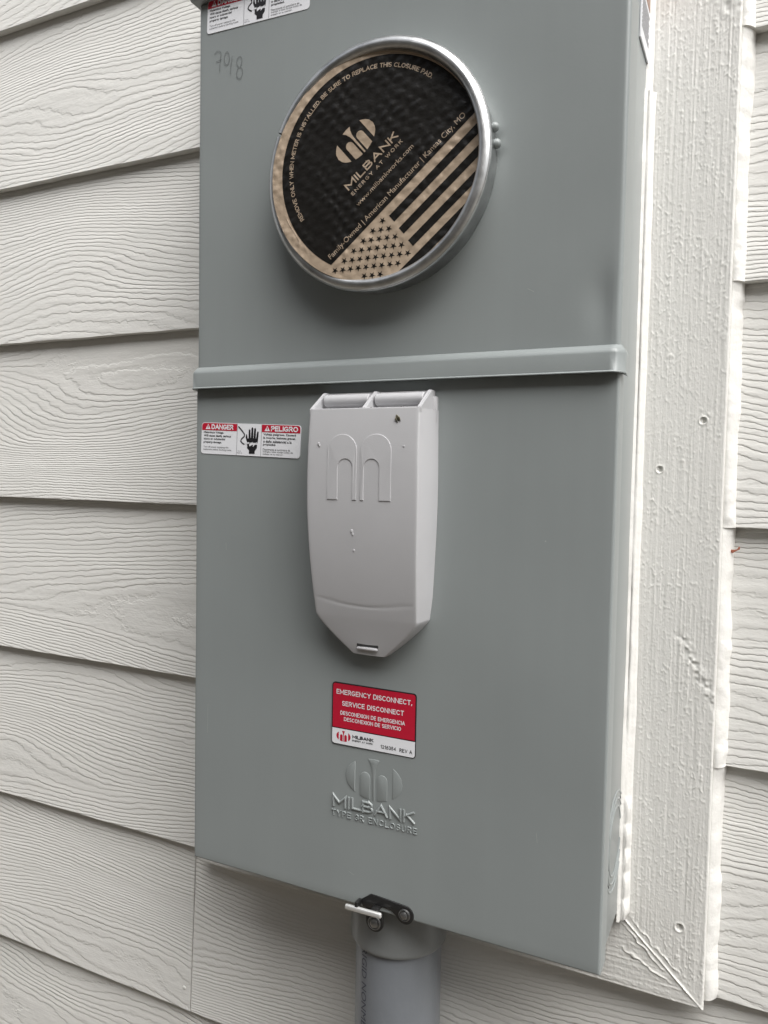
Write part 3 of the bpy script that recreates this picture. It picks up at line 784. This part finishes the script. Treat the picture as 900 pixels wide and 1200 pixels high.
# pencil writing
def stroke(pts, wd=0.00055):
    P_, offs, closed = ribbon_parts(pts, wd); V = []
    for c_, o_ in zip(P_, offs): V += [(c_.x - o_.x, -D - 0.00045, c_.y - o_.y), (c_.x + o_.x, -D - 0.00045, c_.y + o_.y)]
    n_ = len(P_); F = [(2 * i, 2 * i + 1, 2 * ((i + 1) % n_) + 1, 2 * ((i + 1) % n_)) for i in range(n_ if closed else n_ - 1)]
    return link('pencil_mark', mesh('pencil_mark', V, F), MT['pencil'], box)
def arc(cx_, cz_, rx_, rz_, a0, a1, n=14): return [(cx_ + rx_ * math.cos(math.radians(a0 + (a1 - a0) * i / n)), cz_ + rz_ * math.sin(math.radians(a0 + (a1 - a0) * i / n))) for i in range(n + 1)]
stroke([(0.0172, 0.3458), (0.0195, 0.3476), (0.0225, 0.3470), (0.0240, 0.3450), (0.0228, 0.3380), (0.0226, 0.3310)])
stroke([(0.0190, 0.3392), (0.0245, 0.3400)])
stroke(arc(0.0298, 0.3398, 0.0026, 0.0052, 90, 450))
stroke([(0.0352, 0.3400), (0.0340, 0.3330), (0.0335, 0.3265)])
stroke(arc(0.0425, 0.3345, 0.0026, 0.0040, -60, 250) + arc(0.0428, 0.3255, 0.0030, 0.0046, 110, -230))
stroke([(0.2792, 0.3465), (0.2770, 0.3430), (0.2762, 0.3380)] + arc(0.2785, 0.3365, 0.0022, 0.0030, 160, 520))

# ------------------------------------------------------------------ plastic breaker cover
PL = MT['plastic']; XC = W / 2
def dp_(z):
    if z > -0.108: return 0.0296 - 0.0108 * (abs(z - 0.004) / 0.112) ** 2.3 if z < 0.004 else 0.0296 - 0.0022 * ((z - 0.004) / 0.0435) ** 2
    return 0.0188 - 0.0075 * ((-0.108 - z) / 0.030)
def hw(z):
    if z > -0.107:
        return 0.0449 + 0.0009 * math.exp(-((z + 0.012) / 0.04) ** 2) - 0.0024 * max(0, (-0.03 - z) / 0.077) ** 1.8
    t = (-0.107 - z) / 0.030
    return 0.0425 - (0.0425 - 0.0130) * t ** 1.22
zs = list(np.linspace(0.0475, -0.080, 40)) + list(np.linspace(-0.080, -0.107, 46))[1:] + list(np.linspace(-0.107, -0.1365, 16))[1:]
rows = []
for z in zs:
    h_, d_ = hw(z), dp_(z); bw = h_ + 0.0032 * min(1, (0.13 + z + 0.01) / 0.05 if z < -0.09 else 1); r = 0.0012
    row = [(XC - bw, 0.0), (XC - h_ - 0.0002, d_ - r)]
    for k in range(1, 4):
        a = math.pi / 2 * k / 3; row.append((XC - h_ + r * (1 - math.cos(a)), d_ - r + r * math.sin(a)))
    for q in np.linspace(-0.95, 0.95, 15): row.append((XC + q * (h_ - r), d_ + 0.0006 * (1 - q * q)))
    for k in range(3, 0, -1):
        a = math.pi / 2 * k / 3; row.append((XC + h_ - r * (1 - math.cos(a)), d_ - r + r * math.sin(a)))
    row += [(XC + h_ + 0.0002, d_ - r), (XC + bw, 0.0)]
    crease = []
    for x, d in row:
        zc = -0.0985 + ((x - XC) / 0.04) ** 2 * 0.0055
        if d > 0.012: d = d - 0.00024 * math.exp(-((z - zc) / 0.0012) ** 2) * (1 if abs(x - XC) < 0.038 else 0)
        crease.append((x, -D - d, z))
    rows.append(crease)
P = np.array(rows); me = gridmesh('breaker_cover', P); bm = bmesh.new(); bm.from_mesh(me)
bm.verts.ensure_lookup_table(); nn = P.shape[1]
bm.faces.new([bm.verts[i] for i in range((len(rows) - 1) * nn, len(rows) * nn)])
bmesh.ops.recalc_face_normals(bm, faces=bm.faces)
if sum(f.normal.y * f.calc_area() for f in bm.faces) > 0: bmesh.ops.reverse_faces(bm, faces=bm.faces)
bpy.data.meshes.remove(me)
cover = bmobj('breaker_cover', bm, PL, box, 32)
# slanted hinge head with ribs, lip and two barrels
for k, (a, b) in enumerate(((XC - 0.0455, XC - 0.0425), (XC - 0.0016, XC + 0.0016), (XC + 0.0425, XC + 0.0455))):
    bm = bmesh.new(); pr = [(0.0, 0.0445), (0.0, 0.0622), (0.0075, 0.0622), (0.0272, 0.0482), (0.0272, 0.0445)]
    va = [bm.verts.new((a, -D - d, z)) for d, z in pr]; vb = [bm.verts.new((b, -D - d, z)) for d, z in pr]
    bm.faces.new(va); bm.faces.new(vb[::-1])
    for i in range(5): bm.faces.new((va[i], vb[i], vb[(i + 1) % 5], va[(i + 1) % 5]))
    bmesh.ops.recalc_face_normals(bm, faces=bm.faces)
    bmesh.ops.bevel(bm, geom=bm.edges[:], offset=0.0005, segments=2, affect='EDGES')
    bmobj('hinge_rib', bm, PL, cover, 35)
bmobj('hinge_lip', boxbm(XC - 0.0450, XC + 0.0450, -D - 0.0272, -D - 0.0215, 0.0440, 0.0484, 0.0008), PL, cover, 35)
bmobj('hinge_floor', boxbm(XC - 0.0440, XC + 0.0440, -D - 0.0222, -D - 0.0002, 0.0425, 0.0462), PL, cover)
bmobj('hinge_back', boxbm(XC - 0.0478, XC + 0.0480, -D - 0.0045, -D + 0.0004, 0.0380, 0.0575, 0.0008), PL, cover, 35)
bmobj('hinge_back', boxbm(XC - 0.0440, XC + 0.0440, -D - 0.0034, -D + 0.0004, 0.0560, 0.0620, 0.0006), PL, cover, 35)
for a, b in ((XC - 0.0405, XC - 0.0024), (XC + 0.0030, XC + 0.0418)):
    pts = [(a, 0.0), (a, 0.0040), (a + 0.0006, 0.0046), (b - 0.0006, 0.0046), (b, 0.0040), (b, 0.0)]
    V = []; F = []
    n_ = 24
    for i in range(n_):
        t = 2 * math.pi * i / n_
        for x, r in pts: V.append((x, -D - 0.0110 - r * math.cos(t), 0.0556 + r * math.sin(t)))
    for i in range(n_):
        j = (i + 1) % n_
        for k in range(5): F.append((i * 6 + k, j * 6 + k, j * 6 + k + 1, i * 6 + k + 1))
    me = mesh('hinge_barrel', V, F); bm = bmesh.new(); bm.from_mesh(me); bmesh.ops.remove_doubles(bm, verts=bm.verts, dist=1e-6)
    bpy.data.meshes.remove(me); bmobj('hinge_barrel', bm, PL, cover, 40)
# raised twin-arch emblem on the plastic
def narch(x0, x1, i0, i1, z0_, zt_, zi_):
    c, r = (x0 + x1) / 2, (x1 - x0) / 2; ci, ri = (i0 + i1) / 2, (i1 - i0) / 2
    o_ = [(c + r * math.cos(t), zt_ - r + r * math.sin(t)) for t in np.linspace(0, math.pi, 22)]
    inn = [(ci + ri * math.cos(t), zi_ - ri + ri * math.sin(t)) for t in np.linspace(math.pi, 0, 16)]
    return [(x1, z0_)] + o_ + [(x0, z0_), (i0, z0_)] + inn + [(i1, z0_)]
zt_, zi_, zb_ = 0.0292, 0.0112, -0.0190
y_ = -D - 0.0307
poly('raised_emblem', narch(0.1481, 0.1727, 0.1569, 0.1694, zb_, zt_, zi_), y_, PL, cover, 0.0030, 0.00035, False)
poly('raised_emblem', narch(0.1757, 0.2005, 0.1786, 0.1912, zb_, zt_, zi_), y_, PL, cover, 0.0030, 0.00035, False)
for o in [o for o in cover.children if o.name.startswith('raised_emblem')]:
    for v in o.data.vertices: v.co.y += (0.0296 - dp_(v.co.z)) + 0.0006 * ((v.co.x - XC) / 0.045) ** 2
# lock slot: solid block, its inner shade painted as near-black colour
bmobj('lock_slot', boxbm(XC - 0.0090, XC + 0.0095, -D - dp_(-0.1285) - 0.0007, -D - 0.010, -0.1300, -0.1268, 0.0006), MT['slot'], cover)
bmobj('lock_tab', boxbm(XC - 0.0085, XC + 0.0088, -D - dp_(-0.1305) - 0.0022, -D - 0.010, -0.1322, -0.1302, 0.0008), PL, cover, 40)
bmobj('lock_tab', boxbm(XC - 0.0040, XC + 0.0080, -D - dp_(-0.1305) - 0.0010, -D - 0.010, -0.1304, -0.1286, 0.0005), PL, cover, 40)
for x, z, r in ((0.1688, -0.0418, .0012), (0.1696, -0.0440, .0010), (0.1702, -0.0560, 0.0009), (0.1402, 0.0222, .0009), (0.1410, 0.0208, 0.0007), (0.2100, 0.0205, 0.0006)):
    bm = bmesh.new(); bmesh.ops.create_uvsphere(bm, u_segments=12, v_segments=6, radius=r)
    for v in bm.verts: v.co.y *= 0.35; v.co.z *= 1.3
    bmobj('moulding_nub', bm, PL, cover, True, (x, -D - dp_(z) - 0.0006, z))
bm = bmesh.new(); bmesh.ops.create_uvsphere(bm, u_segments=16, v_segments=8, radius=0.0017)
for v in bm.verts: v.co.x *= 0.5
bmobj('hinge_pin', bm, PL, cover, True, (XC + 0.0465, -D - 0.0085, 0.0345))

# ------------------------------------------------------------------ meter socket ring
RX, RZ = 0.1768, 0.2230
ringprof = [(0.0800, 0.0100), (0.0796, 0.0185), (0.0799, 0.0208), (0.0808, 0.0226), (0.0824, 0.0238), (0.0842, 0.0240), (0.0860, 0.0234), (0.0875, 0.0222), (0.0880, 0.0214), (0.0884, 0.0214), (0.0889, 0.0206), (0.0889, 0.0190),
            (0.0884, 0.0181), (0.0872, 0.0177), (0.0866, 0.0170), (0.0864, 0.0030), (0.0860, 0.0020), (0.0860, 0.0002)]
ringprof = [(r * 1.008, d) for r, d in ringprof]
g0 = math.radians(155.6)
ring = lathe('sealing_ring', ringprof, MT['ring'], box, 180, g0 + 0.032, g0 + 2 * math.pi, loc=(RX, -D, RZ))
lathe('inner_sleeve', [(0.0858, 0.0002), (0.0858, 0.0160), (0.0848, 0.0170)], MT['latch'], ring, 40, g0 - 0.03, g0 + 0.05)
for dz in (0.0057, -0.0058):
    bm = bmesh.new(); bmesh.ops.create_uvsphere(bm, u_segments=18, v_segments=10, radius=0.0034)
    a = math.asin((dz + 0.0125) / 0.0864)
    bmobj('rivet', bm, S, ring, True, (0.0871 * math.cos(a) + 0.0010, -0.0050, 0.0125 + dz))
def on_band(b):
    # x = arc length (clockwise from bottom), z = across the band (0 = base)
    a = b[:, 0] / 0.0864; rr = 0.0864 - b[:, 1]
    return np.stack([rr * np.cos(a), -b[:, 2], rr * np.sin(a)], 1)
sign_text('stamped_lettering', 'MILBANK', math.radians(-64) * 0.0864, math.radians(-20) * 0.0864, 0.0045, 0.0115, 0.0, MT['ring'], ring, 0.10, 0.00018, fn=lambda b: on_band(np.stack([b[:, 0], b[:, 1], 0.0165 - b[:, 2]], 1)), tracking=0.6)

# ------------------------------------------------------------------ closure pad held in the ring
pad = thing('closure_pad', 'gold and black printed cardboard disc with flag stripes inside the round meter ring', 'closure pad', (0.1766, -D - 0.0207, 0.2222))
pad.rotation_euler = (math.radians(-0.8), 0, 0.085)
def pad_mat(name, col, rough, metal, spec):
    m, nt, b = mat(name); n = N(nt); co = n.coord(pad)
    b.inputs['Roughness'].default_value = rough; b.inputs['Metallic'].default_value = metal; b.inputs['Specular IOR Level'].default_value = spec
    mp = n.new('ShaderNodeMapping'); mp.inputs['Rotation'].default_value = (0, math.radians(-41.8), 0); n.link(co, mp.inputs['Vector'])
    wb = n.noise(co, (38, 38, 38), 2, 0.5); 
    sp = n.new('ShaderNodeSeparateXYZ'); n.link(mp.outputs[0], sp.inputs[0])
    w_ = n.math('MULTIPLY', wb, 9.0)
    s1 = n.math('SINE', n.math('MULTIPLY_ADD', sp.outputs[0], 870.0, w_)); s2 = n.math('SINE', n.math('MULTIPLY_ADD', sp.outputs[2], 700.0, w_))
    q = n.math('MULTIPLY', n.math('ADD', s1, 1.3), n.math('ADD', s2, 1.3))
    cr_ = n.noise(co, (170, 170, 170), 3, 0.6); big = n.noise(co, (26, 26, 26), 2, 0.5)
    am = n.math('MULTIPLY_ADD', n.noise(co, (30, 30, 30), 1, 0.5), 0.42, -0.09)
    h = n.math('MULTIPLY_ADD', q, am, n.math('MULTIPLY', cr_, 0.75)); h = n.math('MULTIPLY_ADD', big, 2.6, h)
    n.link(n.bump(h, 0.0006, 1.0), b.inputs['Normal'])
    n.link(n.ramp(cr_, 0.25, tuple(c * 0.90 for c in col), 0.7, tuple(min(1, c * 1.07) for c in col)), b.inputs['Base Color'])
    return m
GOLD = pad_mat('gold_kraft_paper', (0.44, 0.345, 0.255), 0.36, 0.2, 0.5)
INK = pad_mat('black_ink_on_paper', (0.010, 0.009, 0.008), 0.34, 0.0, 0.33)
PR = 0.0820
# wavy-edged disc with thickness
outl = []
for k in range(180):
    a = 2 * math.pi * k / 180; rr = PR + (vnoise(np.array([k / 6.0]), np.array([.5]), 51)[0] - .5) * 0.0008
    if 118 < k * 2 < 132: rr -= 0.0008
    outl.append((rr * math.cos(a), rr * math.sin(a)))
bmobj('paper_disc', polybm(outl, 0.0, 0.0014), GOLD, pad, 30)
UA = math.radians(41.8); ux, uz = math.cos(UA), math.sin(UA); vx, vz = -uz, ux
uv = lambda u, v: (u * ux / 1000 + v * vx / 1000, u * uz / 1000 + v * vz / 1000)
circ = [(0.0037 + 0.0772 * math.cos(2 * math.pi * k / 140), 0.0010 + 0.0772 * math.sin(2 * math.pi * k / 140)) for k in range(140)]
blk = clip_half(circ, -vx, -vz, 0.02978); blk = clip_circle(blk, (0, 0), PR - 0.0004)
poly('black_field', blk, -0.00012, INK, pad)
def stripe(u0, u1, v0, v1):
    pts = [uv(u0, v0), uv(u1, v0), uv(u1, v1), uv(u0, v1)]
    pts = clip_circle(pts, (0, 0), PR - 0.0003)
    if len(pts) > 2: poly('flag_stripe', pts, -0.00012, INK, pad)
stripe(-14.0, 95, -42.6, -36.4); stripe(-14.6, 95, -54.4, -48.6); stripe(-15.4, 95, -66.2, -60.4); stripe(-60, 95, -77.9, -71.9)
def star(u, v):
    if math.hypot(u, v) > 78.5: return
    pts = []
    for k in range(10):
        a = math.radians(90 + 36 * k) - UA * 0 ; r = 2.75 if k % 2 == 0 else 1.0
        pts.append(uv(u + r * math.sin(math.radians(36 * k)) * 1.0, v + r * math.cos(math.radians(36 * k))))
    poly('flag_star', pts, -0.00012, INK, pad)
for r in range(9):
    v = -35.3 - r * 3.98; cnt = 6 if r % 2 == 0 else 5; u0 = -19.6 - r * 0.22 - (0 if r % 2 == 0 else 4.9)
    for k in range(cnt): star(u0 - k * 9.88, v)
def in_uv(b):
    return np.stack([(b[:, 0] * ux + b[:, 2] * vx), b[:, 1], (b[:, 0] * uz + b[:, 2] * vz)], 1)
GP = -0.00024
put_mark('emblem', 0.0032, 0.0241, 0.0177, GP, GOLD, pad, fn=lambda c: Vector((c.x * ux + c.z * vx, c.y, c.x * uz + c.z * vz)))
sign_text('lettering', 'MILBANK', -0.0238, 0.0274, 0.0008, 0.0066, GP, GOLD, pad, 0.18, fn=in_uv)
sign_text('lettering', 'ENERGY AT WORK', -0.0238, 0.0270, -0.0045, -0.0018, GP, GOLD, pad, 0.16, fn=in_uv, tracking=0.5)
text('lettering', 'www.milbankworks.com', -0.0260, 0.0302, -0.0136, -0.0102, GP, GOLD, pad, fn=in_uv)
text('lettering', 'Family-Owned | American Manufacturer | Kansas City, MO', -0.0660, 0.0690, -0.0279, -0.0226, GP, GOLD, pad, fn=in_uv)
def arcfn(b):
    rb = 0.0664; a = math.radians(212) - b[:, 0] / rb; r = rb + b[:, 2]
    return np.stack([0.0022 + r * np.cos(a), b[:, 1], 0.0030 + r * np.sin(a)], 1)
sign_text('lettering', 'REMOVE ONLY WHEN METER IS INSTALLED. BE SURE TO REPLACE THIS CLOSURE PAD.', 0.0, math.radians(160) * 0.0664, 0.0, 0.0032, GP, GOLD, pad, fn=arcfn)
# small tear scuff, lower left
sc_ = [(-0.0693, -0.0300), (-0.0668, -0.0345), (-0.0650, -0.0372), (-0.0628, -0.0402), (-0.0603, -0.0440), (-0.0585, -0.0478)]
tube('torn_scuff', [(x, -0.0001, z) for x, z in sc_], 0.00022, GOLD, pad, 5)

# ------------------------------------------------------------------ latch at the bottom of the lower cover
def ip(u, v): return (u, v)
YL = -D - 0.0012
hasp = poly('latch_plate', [(0.1672, -0.3335), (0.1700, -0.3316), (0.1758, -0.3272), (0.1800, -0.3272), (0.2040, -0.3287)] + [(0.2052 + 0.0074 * math.cos(math.radians(a_)), -0.3360 + 0.0074 * math.sin(math.radians(a_))) for a_ in range(70, -141, -15)] + [(0.1975, -0.3385), (0.1935, -0.3356), (0.1862, -0.3352), (0.1800, -0.3385), (0.1690, -0.3390)], YL, MT['latch'], box, 0.0022, 0.0006, 30)
tab = poly('latch_tab', [(0.1708, -0.3400), (0.1735, -0.3375), (0.1850, -0.3375)] + [(0.1788 + 0.0076 * math.cos(math.radians(a_)), -0.3500 + 0.0076 * math.sin(math.radians(a_))) for a_ in range(20, -201, -15)], -D + 0.0006, MT['latch'], box, 0.0022, 0.0006, 30)
def rivet(x, y, z, parent, r=0.0031):
    lathe('rivet', [(r * 1.55, -0.0004), (r * 1.5, 0.0008), (r * 1.32, 0.0012), (r * 1.2, 0.0001), (r * 1.02, 0.0001), (r * 0.95, 0.0016), (r * 0.6, 0.0024), (0.0001, 0.0026)], MT['rivet'], parent, 28, loc=(x, y, z))
rivet(0.2052, YL, -0.3360, hasp); rivet(0.1788, -D + 0.0006, -0.3502, tab, 0.0036)
bar = bmobj('latch_bar', boxbm(-0.0158, 0.0158, -0.0016, 0.0016, -0.0021, 0.0021, 0.0013, 3), MT['bright'], box, 40)
bar.location = (0.1728, -D - 0.0075, -0.3382); bar.rotation_euler = (0, math.radians(-1), 0)
bmobj('latch_bracket', boxbm(0.1655, 0.1682, -D - 0.0085, -D - 0.001, -0.3372, -0.3325, 0.0006), MT['latch'], box, 40)
bmobj('latch_bracket', boxbm(0.1790, 0.1850, -D - 0.0060, -D - 0.001, -0.3372, -0.3345, 0.0006), MT['latch'], box, 40)

# ------------------------------------------------------------------ conduit
cd = thing('conduit', 'grey plastic conduit pipe with printed lettering leaving the bottom of the meter box', 'pipe', (XC, -0.055, GZ - 0.05))
zz = GZ - 0.05
def zl(z): return z - zz
lathe('pipe', [(0.0362, 0.0), (0.0362, zl(-0.34))], MT['pipe'], cd, 72, axis='z')
lathe('adapter_collar', [(0.0363, zl(-0.3865)), (0.0396, zl(-0.3865)), (0.0404, zl(-0.3855)), (0.0406, zl(-0.3835)), (0.0406, zl(-0.345)), (0.0406, zl(-0.326))], MT['collar'], cd, 72, axis='z')
def on_pipe(b):
    # b x = distance down the pipe, z = across (arc)
    a = math.radians(244) + b[:, 2] / 0.0363
    return np.stack([0.03635 * np.cos(a), 0.03635 * np.sin(a), zl(-0.3880) - b[:, 0]], 1)
text('lettering', 'RIGID NONMETALLIC CONDUIT', 0.0, 0.150, -0.0032, 0.0032, 0.0, MT['ink'], cd, fn=on_pipe)

# ------------------------------------------------------------------ small debris
def blob(name, pts, m, label, cat, loc, rot=(0, 0, 0)):
    bm = polybm(pts, 0.0, 0.0006, 0.0002); o = bmobj(name, bm, m, None, 40, loc); o.rotation_euler = rot
    return tag(o, label, cat)
blob('leaf_fragment', [(-0.0042, -0.0004), (-0.0022, 0.0008), (-0.0004, 0.0007), (0.0014, 0.0012), (0.0026, 0.0034), (0.0034, 0.0030), (0.0034, 0.0012), (0.0012, 0.0000), (-0.0002, -0.0010), (-0.0016, -0.0020), (-0.0028, -0.0012)],
     MT['leaf'], 'tiny red brown leaf fragment stuck to the caulk right of the trim board', 'leaf', (0.4222, -0.0142, -0.0512))
bm = bmesh.new(); bmesh.ops.create_icosphere(bm, subdivisions=3, radius=1.0)
for v in bm.verts:
    n_ = math.sin(v.co.x * 7 + v.co.z * 5) * 0.12 + math.sin(v.co.z * 13 + v.co.y * 9) * 0.1
    v.co = Vector((v.co.x * 0.0008 * (1 + n_ * 2), v.co.y * 0.0006, v.co.z * 0.0026 * (1 + n_ * .5) - 0))
bug = bmobj('dead_insect', bm, MT['bug'], None, True, (0.2042, -D - 0.0286, 0.0405)); bug.rotation_euler = (0, math.radians(-24), 0)
for s in (-1, 1):
    tube('wing', [(s * 0.0006, -0.0004, 0.0014), (s * 0.0015, -0.0006, -0.0004), (s * 0.0011, -0.0003, -0.0034)], [0.0002, 0.0007, 0.0001], MT['bug'], bug, 6)
tag(bug, 'small dark dead insect stuck near the top of the plastic cover', 'insect')
bm = bmesh.new()
for k in range(26):
    x = XC + random.choice((random.uniform(-0.036, -0.004), random.uniform(0.006, 0.034)))
    b2 = bmesh.ops.create_icosphere(bm, subdivisions=1, radius=random.uniform(0.0002, 0.0006))
    p = Vector((x, -D - random.uniform(0.0165, 0.0265), 0.0485))
    for v in b2['verts']: v.co = p + v.co * random.uniform(.7, 1.3)
tag(bmobj('dirt_crumbs', bm, MT['crumb']), 'dark dirt crumbs lying on the hinge ledge of the plastic cover', 'dirt', kind='stuff')
